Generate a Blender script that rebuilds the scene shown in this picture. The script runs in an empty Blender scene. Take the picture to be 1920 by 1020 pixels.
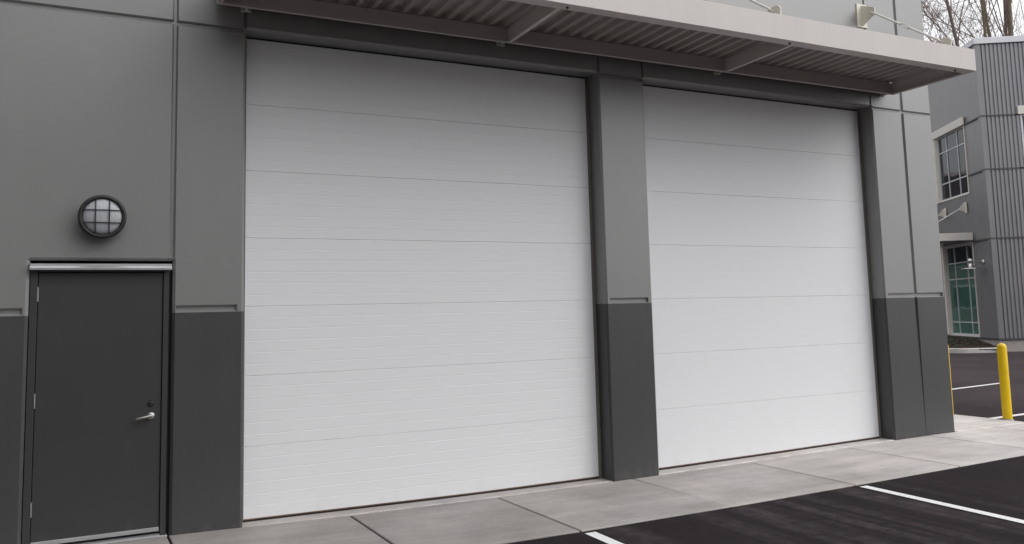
import bpy, math, random
from mathutils import Vector, Matrix
R = math.radians
sc = bpy.context.scene
COL = sc.collection

# ------------------------------------------------------------------ materials
def newmat(name):
    m = bpy.data.materials.new(name); m.use_nodes = True
    nt = m.node_tree; b = nt.nodes['Principled BSDF']
    return m, nt, b

def mat(name, col, rough=0.6, metal=0.0, var=0.0, vscale=2.0, fine=0.0, fscale=60.0,
        bump=0.0, bscale=80.0, bdist=0.002, stretch=(1, 1, 1), spec=0.5, ior=1.5, streak=0.0, grime=0.0):
    """procedural paint / metal / stone: base colour broken by large and fine noise, plus bump"""
    m, nt, b = newmat(name); N = nt.nodes; L = nt.links
    b.inputs['Roughness'].default_value = rough
    b.inputs['Metallic'].default_value = metal
    b.inputs['IOR'].default_value = ior
    b.inputs['Specular IOR Level'].default_value = spec
    geo = N.new('ShaderNodeNewGeometry')
    mp = N.new('ShaderNodeMapping'); mp.inputs['Scale'].default_value = stretch
    L.new(geo.outputs['Position'], mp.inputs['Vector'])
    src = None
    def mul(prev, sc_, amt, det, vec):
        n = N.new('ShaderNodeTexNoise'); n.inputs['Scale'].default_value = sc_; n.inputs['Detail'].default_value = det
        n.inputs['Roughness'].default_value = 0.6
        L.new(vec, n.inputs['Vector'])
        r = N.new('ShaderNodeMapRange'); r.inputs['From Min'].default_value = 0.3; r.inputs['From Max'].default_value = 0.7
        r.inputs['To Min'].default_value = 1 - amt; r.inputs['To Max'].default_value = 1 + amt; r.clamp = False
        L.new(n.outputs['Fac'], r.inputs['Value'])
        if prev is None: return r.outputs['Result']
        mm = N.new('ShaderNodeMath'); mm.operation = 'MULTIPLY'; L.new(prev, mm.inputs[0]); L.new(r.outputs['Result'], mm.inputs[1])
        return mm.outputs[0]
    if var: src = mul(src, vscale, var, 5, mp.outputs['Vector'])
    if fine: src = mul(src, fscale, fine, 2, mp.outputs['Vector'])
    if streak:
        m2 = N.new('ShaderNodeMapping'); m2.inputs['Scale'].default_value = (9, 9, 0.35)
        L.new(geo.outputs['Position'], m2.inputs['Vector'])
        src = mul(src, 1.0, streak, 3, m2.outputs['Vector'])
    if src is not None:
        sv = N.new('ShaderNodeVectorMath'); sv.operation = 'SCALE'; sv.inputs[0].default_value = col[:3]
        L.new(src, sv.inputs['Scale']); L.new(sv.outputs['Vector'], b.inputs['Base Color'])
    else:
        b.inputs['Base Color'].default_value = (*col[:3], 1)
    if grime:
        # dusty splash marks on the lowest hand's breadth, ragged upper edge
        sx = N.new('ShaderNodeSeparateXYZ'); L.new(geo.outputs['Position'], sx.inputs[0])
        gn = N.new('ShaderNodeTexNoise'); gn.inputs['Scale'].default_value = 7; gn.inputs['Detail'].default_value = 6
        m3 = N.new('ShaderNodeMapping'); m3.inputs['Scale'].default_value = (1, 1, .35); L.new(geo.outputs['Position'], m3.inputs['Vector']); L.new(m3.outputs[0], gn.inputs['Vector'])
        ad = N.new('ShaderNodeMath'); ad.operation = 'MULTIPLY_ADD'; L.new(gn.outputs['Fac'], ad.inputs[0]); ad.inputs[1].default_value = .55; ad.inputs[2].default_value = -.20
        sb = N.new('ShaderNodeMath'); sb.operation = 'SUBTRACT'; L.new(ad.outputs[0], sb.inputs[0]); L.new(sx.outputs['Z'], sb.inputs[1])
        mk = N.new('ShaderNodeMapRange'); mk.inputs['From Min'].default_value = 0; mk.inputs['From Max'].default_value = .15; mk.inputs['To Max'].default_value = grime
        L.new(sb.outputs[0], mk.inputs['Value'])
        mx = N.new('ShaderNodeMix'); mx.data_type = 'RGBA'; L.new(mk.outputs[0], mx.inputs['Factor'])
        old = b.inputs['Base Color'].links[0].from_socket; L.new(old, mx.inputs['A']); mx.inputs['B'].default_value = (.21, .185, .16, 1)
        L.new(mx.outputs['Result'], b.inputs['Base Color'])
    if bump:
        n = N.new('ShaderNodeTexNoise'); n.inputs['Scale'].default_value = bscale; n.inputs['Detail'].default_value = 4
        L.new(mp.outputs['Vector'], n.inputs['Vector'])
        bp = N.new('ShaderNodeBump'); bp.inputs['Strength'].default_value = bump; bp.inputs['Distance'].default_value = bdist
        L.new(n.outputs['Fac'], bp.inputs['Height']); L.new(bp.outputs['Normal'], b.inputs['Normal'])
    return m

WALL_ROUGH = 0.39
M = {}
M['wall_light'] = mat('light grey masonry paint', (0.206, 0.204, 0.200), WALL_ROUGH, ior=1.95, var=0.05, vscale=0.9, fine=0.03, fscale=35, bump=0.12, bscale=45, bdist=0.004, streak=0.010)
M['wall_dark'] = mat('dark grey masonry paint', (0.061, 0.061, 0.062), WALL_ROUGH, ior=1.5, grime=.22, var=0.07, vscale=1.1, fine=0.04, fscale=35, bump=0.25, bscale=45, bdist=0.004, streak=0.03)
M['door_paint'] = mat('dark grey door enamel', (0.046, 0.046, 0.047), 0.42, grime=.15, var=0.05, vscale=3, fine=0.03, fscale=90, bump=0.05, bscale=140, bdist=0.001)
M['section_white'] = mat('white embossed door steel', (0.82, 0.825, 0.84), 0.45, spec=.3, grime=.05, var=0.02, vscale=1.2, fine=0.02, fscale=1, stretch=(5, 5, 160), bump=0.25, bscale=1.0, bdist=0.002)
M['track'] = mat('grey painted door track', (0.17, 0.16, 0.15), 0.5, var=0.1, vscale=4)
M['rubber'] = mat('black rubber seal', (0.018, 0.015, 0.014), 0.7, var=0.2, vscale=8)
M['brownseal'] = mat('weathered brown seal lip', (0.16, 0.10, 0.07), 0.7, var=0.3, vscale=9)
M['black'] = mat('dark sealant', (0.012, 0.012, 0.012), 0.8, var=0.2, vscale=5)
M['alu'] = mat('mill finish aluminium', (0.62, 0.62, 0.63), 0.33, 0.85, var=0.08, vscale=7, fine=0.05, fscale=60, stretch=(.3, 1, 3))
M['alu2'] = mat('dull aluminium sweep', (0.50, 0.50, 0.50), 0.45, 0.6, var=0.15, vscale=9, stretch=(.4, 1, 3))
M['nickel'] = mat('satin nickel', (0.46, 0.45, 0.43), 0.40, 1.0, var=0.05, vscale=20)
M['hinge'] = mat('worn steel hinge', (0.36, 0.36, 0.36), 0.4, 0.7, var=0.2, vscale=40)
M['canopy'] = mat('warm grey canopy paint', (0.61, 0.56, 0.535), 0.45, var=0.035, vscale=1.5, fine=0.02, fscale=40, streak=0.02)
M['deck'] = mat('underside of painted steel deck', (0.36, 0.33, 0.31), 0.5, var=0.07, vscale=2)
M['cream'] = mat('cream bracket paint', (0.74, 0.71, 0.60), 0.45, var=0.06, vscale=6)
M['rod'] = mat('pale painted tie rod', (0.80, 0.78, 0.74), 0.4, 0.0, var=0.05, vscale=12)
M['bolt'] = mat('rusty bolt', (0.09, 0.045, 0.03), 0.6, 0.4, var=0.3, vscale=60)
M['lamp_black'] = mat('black lamp casting', (0.022, 0.022, 0.023), 0.45, var=0.15, vscale=20, bump=.1, bscale=200, bdist=.0006)
M['grey_steel'] = mat('grey corrugated steel', (0.28, 0.275, 0.285), 0.34, 0.4, var=0.06, vscale=0.7, streak=0.05)
M['grey_smooth'] = mat('grey flat steel', (0.26, 0.255, 0.263), 0.36, 0.4, var=0.05, vscale=0.8, streak=0.04)
M['added_block_wall'] = mat('dark brown brick of added blocks', (0.10, 0.085, 0.075), 0.8, var=0.15, vscale=1.5, fine=.1, fscale=12)
M['belt'] = mat('dark belt flashing', (0.085, 0.085, 0.09), 0.45, 0.2, var=0.1, vscale=2)
M['cap'] = mat('pale roof cap', (0.80, 0.80, 0.84), 0.4, var=0.03, vscale=2)
M['cream_trim'] = mat('cream window trim', (0.80, 0.765, 0.70), 0.5, var=0.05, vscale=3)
M['frame'] = mat('pale aluminium frame', (0.66, 0.67, 0.70), 0.4, 0.2, var=0.05, vscale=5)
M['found'] = mat('foundation concrete', (0.40, 0.37, 0.35), 0.85, var=0.12, vscale=2.5, fine=0.1, fscale=40, bump=.4, bscale=60)
M['kerb'] = mat('kerb concrete', (0.58, 0.56, 0.54), 0.85, var=0.1, vscale=2.5, fine=0.08, fscale=40, bump=.4, bscale=60)
M['mulch'] = mat('dark bark mulch', (0.050, 0.024, 0.017), 0.95, var=0.5, vscale=9, fine=0.5, fscale=45, bump=1, bscale=30, bdist=.05)
M['bark'] = mat('grey brown bark', (0.15, 0.12, 0.10), 0.9, var=0.25, vscale=1.5, fine=0.2, fscale=14)
M['bark2'] = mat('mossy brown bark', (0.17, 0.145, 0.085), 0.9, var=0.3, vscale=1.2, fine=0.2, fscale=14)
M['twig'] = mat('reddish twig bark', (0.17, 0.115, 0.095), 0.9, var=0.2, vscale=2)
M['spun'] = mat('galvanised lamp shade', (0.72, 0.70, 0.68), 0.22, 1.0, var=0.05, vscale=9)
M['yellow'] = mat('yellow safety paint', (0.90, 0.60, 0.008), 0.38, var=0.05, vscale=6, fine=0.03, fscale=80, streak=0.06)
M['foliage'] = mat('low dark evergreen leaves', (0.035, 0.05, 0.02), 0.6, var=0.4, vscale=12)

def glassy(name, col, rough=0.04):
    m, nt, b = newmat(name); N = nt.nodes; L = nt.links
    b.inputs['Roughness'].default_value = rough; b.inputs['IOR'].default_value = 1.6
    geo = N.new('ShaderNodeNewGeometry'); n = N.new('ShaderNodeTexNoise'); n.inputs['Scale'].default_value = 0.9
    L.new(geo.outputs['Position'], n.inputs['Vector'])
    r = N.new('ShaderNodeMapRange'); r.inputs['To Min'].default_value = .5; r.inputs['To Max'].default_value = 1.5
    L.new(n.outputs['Fac'], r.inputs['Value'])
    sv = N.new('ShaderNodeVectorMath'); sv.operation = 'SCALE'; sv.inputs[0].default_value = col
    L.new(r.outputs['Result'], sv.inputs['Scale']); L.new(sv.outputs['Vector'], b.inputs['Base Color'])
    b1 = N.new('ShaderNodeBump'); b1.inputs['Strength'].default_value = .25; b1.inputs['Distance'].default_value = .01
    n2 = N.new('ShaderNodeTexNoise'); n2.inputs['Scale'].default_value = 1.7; L.new(geo.outputs['Position'], n2.inputs['Vector'])
    L.new(n2.outputs['Fac'], b1.inputs['Height']); L.new(b1.outputs['Normal'], b.inputs['Normal'])
    return m
M['pane_up'] = glassy('dark reflective window glass', (0.012, 0.013, 0.022))
M['pane_low'] = glassy('green tinted window glass', (0.065, 0.155, 0.125))
M['pane_low_dark'] = glassy('dark top row window glass', (0.030, 0.040, 0.042))  # darker glass for the low window's top row of panes

def lens_mat():
    m, nt, b = newmat('frosted lamp glass'); N = nt.nodes; L = nt.links
    b.inputs['Roughness'].default_value = .18
    b.inputs['Base Color'].default_value = (.46, .47, .50, 1)
    b.inputs['Coat Weight'].default_value = .4; b.inputs['Coat Roughness'].default_value = .08
    b.inputs['Subsurface Weight'].default_value = .0
    tc = N.new('ShaderNodeNewGeometry'); w = N.new('ShaderNodeTexWave'); w.wave_type = 'BANDS'; w.bands_direction = 'X'
    w.inputs['Scale'].default_value = 32
    L.new(tc.outputs['Position'], w.inputs['Vector'])
    bp = N.new('ShaderNodeBump'); bp.inputs['Strength'].default_value = .5; bp.inputs['Distance'].default_value = .004
    L.new(w.outputs['Fac'], bp.inputs['Height']); L.new(bp.outputs['Normal'], b.inputs['Normal'])
    return m
M['lens'] = lens_mat()

def asphalt():
    m, nt, b = newmat('black asphalt'); N = nt.nodes; L = nt.links
    geo = N.new('ShaderNodeNewGeometry'); P = geo.outputs['Position']
    def noise(scale, det=3, vec=P, rough=.6):
        n = N.new('ShaderNodeTexNoise'); n.inputs['Scale'].default_value = scale; n.inputs['Detail'].default_value = det
        n.inputs['Roughness'].default_value = rough; L.new(vec, n.inputs['Vector']); return n.outputs['Fac']
    def mr(v, a, c, lo, hi, clamp=True):
        r = N.new('ShaderNodeMapRange'); r.clamp = clamp
        for k, x in zip(('From Min', 'From Max', 'To Min', 'To Max'), (a, c, lo, hi)): r.inputs[k].default_value = x
        L.new(v, r.inputs['Value']); return r.outputs['Result']
    def mth(op, a, c):
        q = N.new('ShaderNodeMath'); q.operation = op
        for i, x in enumerate((a, c)):
            if isinstance(x, (int, float)): q.inputs[i].default_value = x
            else: L.new(x, q.inputs[i])
        return q.outputs[0]
    # dusty tyre streaks running away from the doors
    mp = N.new('ShaderNodeMapping'); mp.inputs['Scale'].default_value = (3.2, 0.16, 1); mp.inputs['Rotation'].default_value = (0, 0, R(4))
    L.new(P, mp.inputs['Vector'])
    st = mr(noise(1.0, 4, mp.outputs['Vector'], .55), .44, .68, 0, 1)
    br = mr(noise(7, 5), .35, .7, .25, 1)
    sx = N.new('ShaderNodeSeparateXYZ'); L.new(P, sx.inputs[0])
    msk = mth('MULTIPLY', mr(sx.outputs['X'], 2.8, 4.2, 0, 1), mr(sx.outputs['X'], 6.3, 7.4, 1, .12))
    streak = mth('MULTIPLY', mth('MULTIPLY', st, br), msk)
    base = mth('MULTIPLY', mth('MULTIPLY', mr(noise(.6, 5), .3, .7, .62, 1.05), mr(noise(14, 5, rough=.7), .3, .7, .75, 1.25)), mr(noise(95, 3), .35, .7, .45, 1.7))
    far = mr(sx.outputs['X'], 10, 16, 0, 1)            # lighter towards the yard past the building
    v = mth('ADD', mth('MULTIPLY', base, mth('ADD', .0155, mth('MULTIPLY', far, .036))), mth('MULTIPLY', streak, .06))
    # a few pale stone chips
    vo = N.new('ShaderNodeTexVoronoi'); vo.inputs['Scale'].default_value = 26; L.new(P, vo.inputs['Vector'])
    chip = mr(vo.outputs['Distance'], .05, .09, .06, 0)
    v = mth('ADD', v, chip)
    cc = N.new('ShaderNodeCombineXYZ')
    for i, k in enumerate((1.20, .93, 1.02)): L.new(mth('MULTIPLY', v, k), cc.inputs[i])
    L.new(cc.outputs[0], b.inputs['Base Color'])
    b.inputs['Roughness'].default_value = .82; b.inputs['Specular IOR Level'].default_value = .12
    bp = N.new('ShaderNodeBump'); bp.inputs['Strength'].default_value = .9; bp.inputs['Distance'].default_value = .006
    L.new(noise(110, 3), bp.inputs['Height']); L.new(bp.outputs['Normal'], b.inputs['Normal'])
    return m
M['asphalt'] = asphalt()

def paving():
    m, nt, b = newmat('broom finished concrete'); N = nt.nodes; L = nt.links
    geo = N.new('ShaderNodeNewGeometry'); P = geo.outputs['Position']
    def noise(scale, det=3, vec=P, rough=.6):
        n = N.new('ShaderNodeTexNoise'); n.inputs['Scale'].default_value = scale; n.inputs['Detail'].default_value = det
        n.inputs['Roughness'].default_value = rough; L.new(vec, n.inputs['Vector']); return n.outputs['Fac']
    def mr(v, a, c, lo, hi):
        r = N.new('ShaderNodeMapRange')
        for k, x in zip(('From Min', 'From Max', 'To Min', 'To Max'), (a, c, lo, hi)): r.inputs[k].default_value = x
        L.new(v, r.inputs['Value']); return r.outputs['Result']
    def mth(op, a, c):
        q = N.new('ShaderNodeMath'); q.operation = op
        for i, x in enumerate((a, c)):
            if isinstance(x, (int, float)): q.inputs[i].default_value = x
            else: L.new(x, q.inputs[i])
        return q.outputs[0]
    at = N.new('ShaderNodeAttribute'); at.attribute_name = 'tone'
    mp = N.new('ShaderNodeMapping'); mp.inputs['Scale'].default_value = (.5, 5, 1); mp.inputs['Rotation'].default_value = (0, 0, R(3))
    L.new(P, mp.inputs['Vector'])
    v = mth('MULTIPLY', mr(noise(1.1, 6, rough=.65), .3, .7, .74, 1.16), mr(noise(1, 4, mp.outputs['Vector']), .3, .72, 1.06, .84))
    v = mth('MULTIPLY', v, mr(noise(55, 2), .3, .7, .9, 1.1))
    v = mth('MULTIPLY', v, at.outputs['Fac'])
    sy = N.new('ShaderNodeSeparateXYZ'); L.new(P, sy.inputs[0])
    ab = mth('ABSOLUTE', mth('SUBTRACT', sy.outputs['Y'], .012), 0)
    res = mth('MULTIPLY', mr(ab, .008, .035, 1, 0), mr(noise(4, 4), .42, .6, 0, .45))
    v = mth('ADD', v, res)
    # faint damp and grime band close to the outer edge
    eb = mth('MULTIPLY', mr(mth('ABSOLUTE', mth('ADD', sy.outputs['Y'], 1.28), 0), .03, .22, 1, 0), mr(noise(1.6, 5), .38, .62, 0, .16))
    v = mth('MULTIPLY', v, mth('SUBTRACT', 1, eb))
    # small dark spots
    vo = N.new('ShaderNodeTexVoronoi'); vo.inputs['Scale'].default_value = 3.3; L.new(P, vo.inputs['Vector'])
    v = mth('MULTIPLY', v, mr(vo.outputs['Distance'], .025, .06, .72, 1))
    cc = N.new('ShaderNodeCombineXYZ')
    warm = mr(noise(.8, 2), .35, .65, 0, 1)
    for i, (k, w) in enumerate(((.392, .02), (.374, 0), (.364, -.012))): L.new(mth('MULTIPLY', v, mth('ADD', k, mth('MULTIPLY', warm, w))), cc.inputs[i])
    L.new(cc.outputs[0], b.inputs['Base Color'])
    b.inputs['Roughness'].default_value = .8
    bp = N.new('ShaderNodeBump'); bp.inputs['Strength'].default_value = .5; bp.inputs['Distance'].default_value = .003
    L.new(noise(90, 4), bp.inputs['Height']); L.new(bp.outputs['Normal'], b.inputs['Normal'])
    return m
M['paving'] = paving()
def line_mat():
    m, nt, b = newmat('white road paint'); N = nt.nodes; L = nt.links
    geo = N.new('ShaderNodeNewGeometry'); n = N.new('ShaderNodeTexNoise'); n.inputs['Scale'].default_value = 60; n.inputs['Detail'].default_value = 4
    L.new(geo.outputs['Position'], n.inputs['Vector'])
    cr = N.new('ShaderNodeValToRGB'); e = cr.color_ramp.elements
    e[0].position = .28; e[0].color = (.3, .29, .29, 1); e[1].position = .42; e[1].color = (.80, .79, .79, 1)
    L.new(n.outputs['Fac'], cr.inputs[0]); L.new(cr.outputs[0], b.inputs['Base Color']); b.inputs['Roughness'].default_value = .6
    return m
M['line'] = line_mat()

# ------------------------------------------------------------------ mesh builder
class MB:
    def __init__(s): s.v = []; s.f = []; s.sm = []
    def add(s, vs, fs, smooth=False):
        o = len(s.v); s.v += [Vector(p) for p in vs]
        for f in fs: s.f.append([i + o for i in f]); s.sm.append(smooth)
    def box(s, x0, x1, y0, y1, z0, z1, bev=0.0, T=None):
        if bev > 0:
            b = min(bev, (x1-x0)*.45, (y1-y0)*.45, (z1-z0)*.45)
            # chamfered box by three nested slabs of corner points
            vs = []; idx = {}
            for sx in (0, 1):
                for sy in (0, 1):
                    for sz in (0, 1):
                        X = (x0, x1)[sx]; Y = (y0, y1)[sy]; Z = (z0, z1)[sz]
                        dx = b if sx == 0 else -b; dy = b if sy == 0 else -b; dz = b if sz == 0 else -b
                        for k, p in enumerate(((X, Y+dy, Z+dz), (X+dx, Y, Z+dz), (X+dx, Y+dy, Z))):
                            idx[(sx, sy, sz, k)] = len(vs); vs.append(p)
            fs = []
            for a in (0, 1):
                fs.append([idx[(a, 0, 0, 0)], idx[(a, 1, 0, 0)], idx[(a, 1, 1, 0)], idx[(a, 0, 1, 0)]][::(1 if a else -1)])
                fs.append([idx[(0, a, 0, 1)], idx[(1, a, 0, 1)], idx[(1, a, 1, 1)], idx[(0, a, 1, 1)]][::(-1 if a else 1)])
                fs.append([idx[(0, 0, a, 2)], idx[(1, 0, a, 2)], idx[(1, 1, a, 2)], idx[(0, 1, a, 2)]][::(1 if a else -1)])
            for a in (0, 1):
                for c in (0, 1):
                    fs.append([idx[(a, c, 0, 0)], idx[(a, c, 0, 1)], idx[(a, c, 1, 1)], idx[(a, c, 1, 0)]])
                    fs.append([idx[(a, 0, c, 0)], idx[(a, 0, c, 2)], idx[(a, 1, c, 2)], idx[(a, 1, c, 0)]])
                    fs.append([idx[(0, a, c, 1)], idx[(0, a, c, 2)], idx[(1, a, c, 2)], idx[(1, a, c, 1)]])
                    for d in (0, 1): fs.append([idx[(a, c, d, 0)], idx[(a, c, d, 1)], idx[(a, c, d, 2)]])
        else:
            vs = [(x, y, z) for x in (x0, x1) for y in (y0, y1) for z in (z0, z1)]
            fs = [[0, 1, 3, 2], [4, 6, 7, 5], [0, 4, 5, 1], [2, 3, 7, 6], [0, 2, 6, 4], [1, 5, 7, 3]]
        if T: vs = [T(*p) for p in vs]
        s.add(vs, fs)
    def prism(s, prof, axis, a, b, T=None):
        """profile polygon extruded along axis (0,1,2) from a to b"""
        n = len(prof); vs = []
        for t in (a, b):
            for p in prof:
                q = list(p); q.insert(axis, t); vs.append(tuple(q))
        if T: vs = [T(*p) for p in vs]
        s.add(vs, [list(range(n))[::-1], list(range(n, 2*n))] + [[i, (i+1) % n, n+(i+1) % n, n+i] for i in range(n)])
    def tube(s, pts, rad, n=12, cap=True, smooth=True):
        pts = [Vector(p) for p in pts]
        if not isinstance(rad, (list, tuple)): rad = [rad]*len(pts)
        vs = []; ref = None
        for i, p in enumerate(pts):
            d = (pts[min(i+1, len(pts)-1)] - pts[max(i-1, 0)]).normalized()
            if ref is None: ref = d.orthogonal().normalized()
            ref = (ref - d*ref.dot(d));
            ref = ref.normalized() if ref.length > 1e-6 else d.orthogonal().normalized()
            c = d.cross(ref)
            for k in range(n):
                a = 2*math.pi*k/n; vs.append(p + (ref*math.cos(a) + c*math.sin(a))*rad[i])
        m = len(pts)
        fs = [[i*n+k, i*n+(k+1) % n, (i+1)*n+(k+1) % n, (i+1)*n+k] for i in range(m-1) for k in range(n)]
        s.add(vs, fs, smooth)
        if cap: s.add([vs[k] for k in range(n)][::-1], [list(range(n))]); s.add([vs[(m-1)*n+k] for k in range(n)], [list(range(n))])
    def lathe(s, prof, c, axis='z', n=32, T=None, smooth=True):
        vs = []
        for (r, h) in prof:
            for k in range(n):
                a = 2*math.pi*k/n; u, w = r*math.cos(a), r*math.sin(a)
                if axis == 'z': p = (c[0]+u, c[1]+w, c[2]+h)
                elif axis == 'y': p = (c[0]+u, c[1]+h, c[2]+w)
                else: p = (c[0]+h, c[1]+u, c[2]+w)
                vs.append(T(*p) if T else p)
        fs = [[i*n+k, i*n+(k+1) % n, (i+1)*n+(k+1) % n, (i+1)*n+k] for i in range(len(prof)-1) for k in range(n)]
        s.add(vs, fs, smooth)
    def build(s, name, m, parent=None, recalc=True):
        org = Vector(parent_world(parent)) if parent else Vector((0, 0, 0))
        me = bpy.data.meshes.new(name)
        me.from_pydata([tuple(p - org) for p in s.v], [], s.f); me.update()
        for p, q in zip(me.polygons, s.sm): p.use_smooth = q
        if recalc:
            import bmesh
            bm = bmesh.new(); bm.from_mesh(me); bmesh.ops.recalc_face_normals(bm, faces=bm.faces); bm.to_mesh(me); bm.free()
        me.materials.append(m)
        o = bpy.data.objects.new(name, me); COL.objects.link(o)
        if parent: o.parent = parent
        return o

ORG = {}
def parent_world(o):
    while o is not None and o.name not in ORG and o.parent is not None: o = o.parent
    return ORG.get(o.name, (0, 0, 0)) if o else (0, 0, 0)

def tag(o, label=None, cat=None, group=None, kind=None):
    if label: o['label'] = label
    if cat: o['category'] = cat
    if group: o['group'] = group
    if kind: o['kind'] = kind
    return o

def thing(name, loc, label, cat, group=None):
    o = bpy.data.objects.new(name, None); COL.objects.link(o); o.empty_display_size = .2
    o.location = loc; ORG[o.name] = tuple(loc)
    return tag(o, label, cat, group)

def copy_tree(o, loc, label=None):
    c = o.copy(); COL.objects.link(c); c.location = loc
    ORG[c.name] = tuple(loc)
    if label: c['label'] = label
    for ch in list(o.children):
        d = ch.copy(); COL.objects.link(d); d.parent = c
        for g in list(ch.children):
            e = g.copy(); COL.objects.link(e); e.parent = d
    return c

# ------------------------------------------------------------------ the lie of the ground
GP = [(-60, .02), (-2, .02), (.5, .014), (1.1, -.008), (3.3, -.032), (5.2, -.028), (7, -.010), (9, .018), (10.2, .03), (11.8, .02), (15, 0), (600, 0)]
def g(x):
    for (a, p), (b, q) in zip(GP, GP[1:]):
        if x <= b: return p + (q-p)*(x-a)/(b-a)
    return 0.0

# ground sheet
xs = [-600, -200, -60, -20, -8] + [-2 + .5*i for i in range(36)] + [18, 25, 40, 80, 200, 600]
ys = [-600, -200, -60, -20, -8, -4, -2, 0, 4, 12, 30, 80, 200, 600]
mb = MB()
mb.add([(x, y, g(x) - .012) for x in xs for y in ys],
       [[i*len(ys)+j, (i+1)*len(ys)+j, (i+1)*len(ys)+j+1, i*len(ys)+j+1] for i in range(len(xs)-1) for j in range(len(ys)-1)], False)
tag(mb.build('ground', M['asphalt'], recalc=False), kind='structure')

# sidewalk: separate slabs with tooled edges, all one pavement
mb = MB(); tones = []
rnd = random.Random(4)
def slab(x0, x1, y0, y1, tone=None, gap=.009, skew=0.0):
    n = max(1, int((x1-x0)/.75)); t = tone or rnd.uniform(.93, 1.07)
    X = [x0+gap + (x1-x0-2*gap)*i/n for i in range(n+1)]
    f0 = len(mb.f)
    bv = .007
    rings = [(0, -.13), (0, -bv), (bv, 0)]
    # border loop of the slab (front, right, back, left)
    def loop(ins, dz):
        a, b_, c, d = X[0]+ins, X[-1]-ins, y0+gap+ins, y1-gap-ins
        xx = [a] + X[1:-1] + [b_]
        pts = [(x, c) for x in xx] + [(x, d) for x in xx[::-1]]
        return [(x + skew*(-y), y, g(x)+dz) for x, y in pts]
    loops = [loop(i, dz) for i, dz in rings]; m = len(loops[0])
    vs = [p for l in loops for p in l]
    fs = [[r*m+k, r*m+(k+1) % m, (r+1)*m+(k+1) % m, (r+1)*m+k] for r in range(2) for k in range(m)]
    o = 2*m
    for k in range(n): fs.append([o+k, o+k+1, o+m-2-k, o+m-1-k])
    mb.add(vs, fs)
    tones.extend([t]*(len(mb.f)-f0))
JX = [-5.5, -4.0, -2.5, -1.0, .522, 2.02, 3.46, 5.03, 6.60, 8.14, 9.60, 10.9, 11.74]
TON = [1, 1, 1, .88, .80, .80, .95, 1.08, 1.24, 1.38, 1.52, 1.58]  # slabs' own tones, with brighter light toward the right painted in
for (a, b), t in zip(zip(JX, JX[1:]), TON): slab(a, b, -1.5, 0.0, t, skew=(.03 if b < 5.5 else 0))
slab(-.5, .53, 0.0, .30, .98)
slab(1.08, 4.80, 0.0, .40, 1.12); slab(5.36, 9.02, 0.0, .40, 1.4)
yy = [0, 1.5, 3, 4.5, 6, 7.5, 9, 10.5, 12, 13.5, 15]
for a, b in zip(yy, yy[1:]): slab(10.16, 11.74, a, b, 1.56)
sw = mb.build('sidewalk', M['paving'])
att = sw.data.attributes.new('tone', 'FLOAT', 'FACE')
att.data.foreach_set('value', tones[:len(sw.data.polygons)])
tag(sw, kind='structure')

# painted parking lines, sheets 4 mm above the asphalt
def pline(p, q, w, name='parking_line'):
    p = Vector(p); q = Vector(q); d = (q-p).normalized(); s_ = Vector((-d.y, d.x))*w/2
    k = 24; m_ = MB(); vs = []
    for i in range(k+1):
        c = p + (q-p)*i/k
        for sg in (-1, 1): vs.append((c.x+s_.x*sg, c.y+s_.y*sg, g(c.x) - .006))
    m_.add(vs, [[2*i, 2*i+2, 2*i+3, 2*i+1] for i in range(k)])
    o = m_.build(name, M['line'], recalc=True)
    if o.data.polygons[0].normal.z < 0: o.data.flip_normals()
    tag(o, kind='structure')
pline((3.55, -1.56), (3.50, -7.0), .10)
pline((6.63, -1.56), (6.46, -7.0), .10)
pline((11.76, .58), (17.2, .90), .11)
pline((11.76, 3.42), (17.2, 4.02), .11)
pline((11.76, 6.6), (17.2, 7.1), .11)

# ------------------------------------------------------------------ main building
WX0, WX1, WH = -7.0, 10.16, 9.0
bld = thing('warehouse', (4.0, 6.0, 0), 'two-tone grey warehouse wall with two tall white doors and a dark entry door', 'building')
OP = [(-.505, .532, 2.232), (1.105, 4.785, 4.30), (5.385, 9.00, 4.30)]   # openings: x0, x1, top
CH = .022
HJ = [(1.831, .031, .011, -7.0, -.545), (1.831, .031, .011, .56, 1.045), (1.831, .031, .011, 4.835, 5.325), (1.831, .031, .011, 9.06, 10.115),
      (4.283, .024, .008, -7.0, 1.09), (4.283, .024, .008, 4.80, 5.37), (4.283, .024, .008, 9.015, 10.16),
      (6.9, .024, .008, -7.0, 10.16)]
VJ = [(.524, .024, .010, 2.26, WH), (9.580, .028, .013, -.1, WH), (4.792, .016, .006, 4.31, WH), (5.372, .016, .006, 4.31, WH),
      (1.10, .016, .006, 4.31, WH), (8.985, .016, .006, 4.31, WH), (-5.3, .022, .009, -.1, WH)]
DG = .024
def wdepth(x, z):
    d = 0.0
    for zc, w, fl, xa, xb in HJ:
        if xa <= x <= xb:
            t = abs(z-zc)
            if t < w: d = max(d, DG*min(1, (w-t)/(w-fl)))
    for xc, w, fl, za, zb in VJ:
        if za <= z <= zb:
            t = abs(x-xc)
            if t < w: d = max(d, DG*min(1, (w-t)/(w-fl)))
    for x0, x1, zt in OP:
        dx = max(x0-x, x-x1, 0); dz = max(z-zt, 0); t = math.hypot(dx, dz)
        if t < CH: d = max(d, CH-t)
    if x > WX1-CH: d = max(d, CH-(WX1-x))
    return d
X = {WX0, WX1, WX1-CH}; Z = {-.12, WH}
for zc, w, fl, xa, xb in HJ:
    Z |= {zc-w, zc-fl, zc+fl, zc+w}; X |= {xa, xb, max(WX0, xa-.0005), min(WX1, xb+.0005)}
for xc, w, fl, za, zb in VJ:
    X |= {xc-w, xc-fl, xc+fl, xc+w}; Z |= {za if za > 0 else -.12, zb}
    if za > 0: Z.add(za-.0005)
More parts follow.
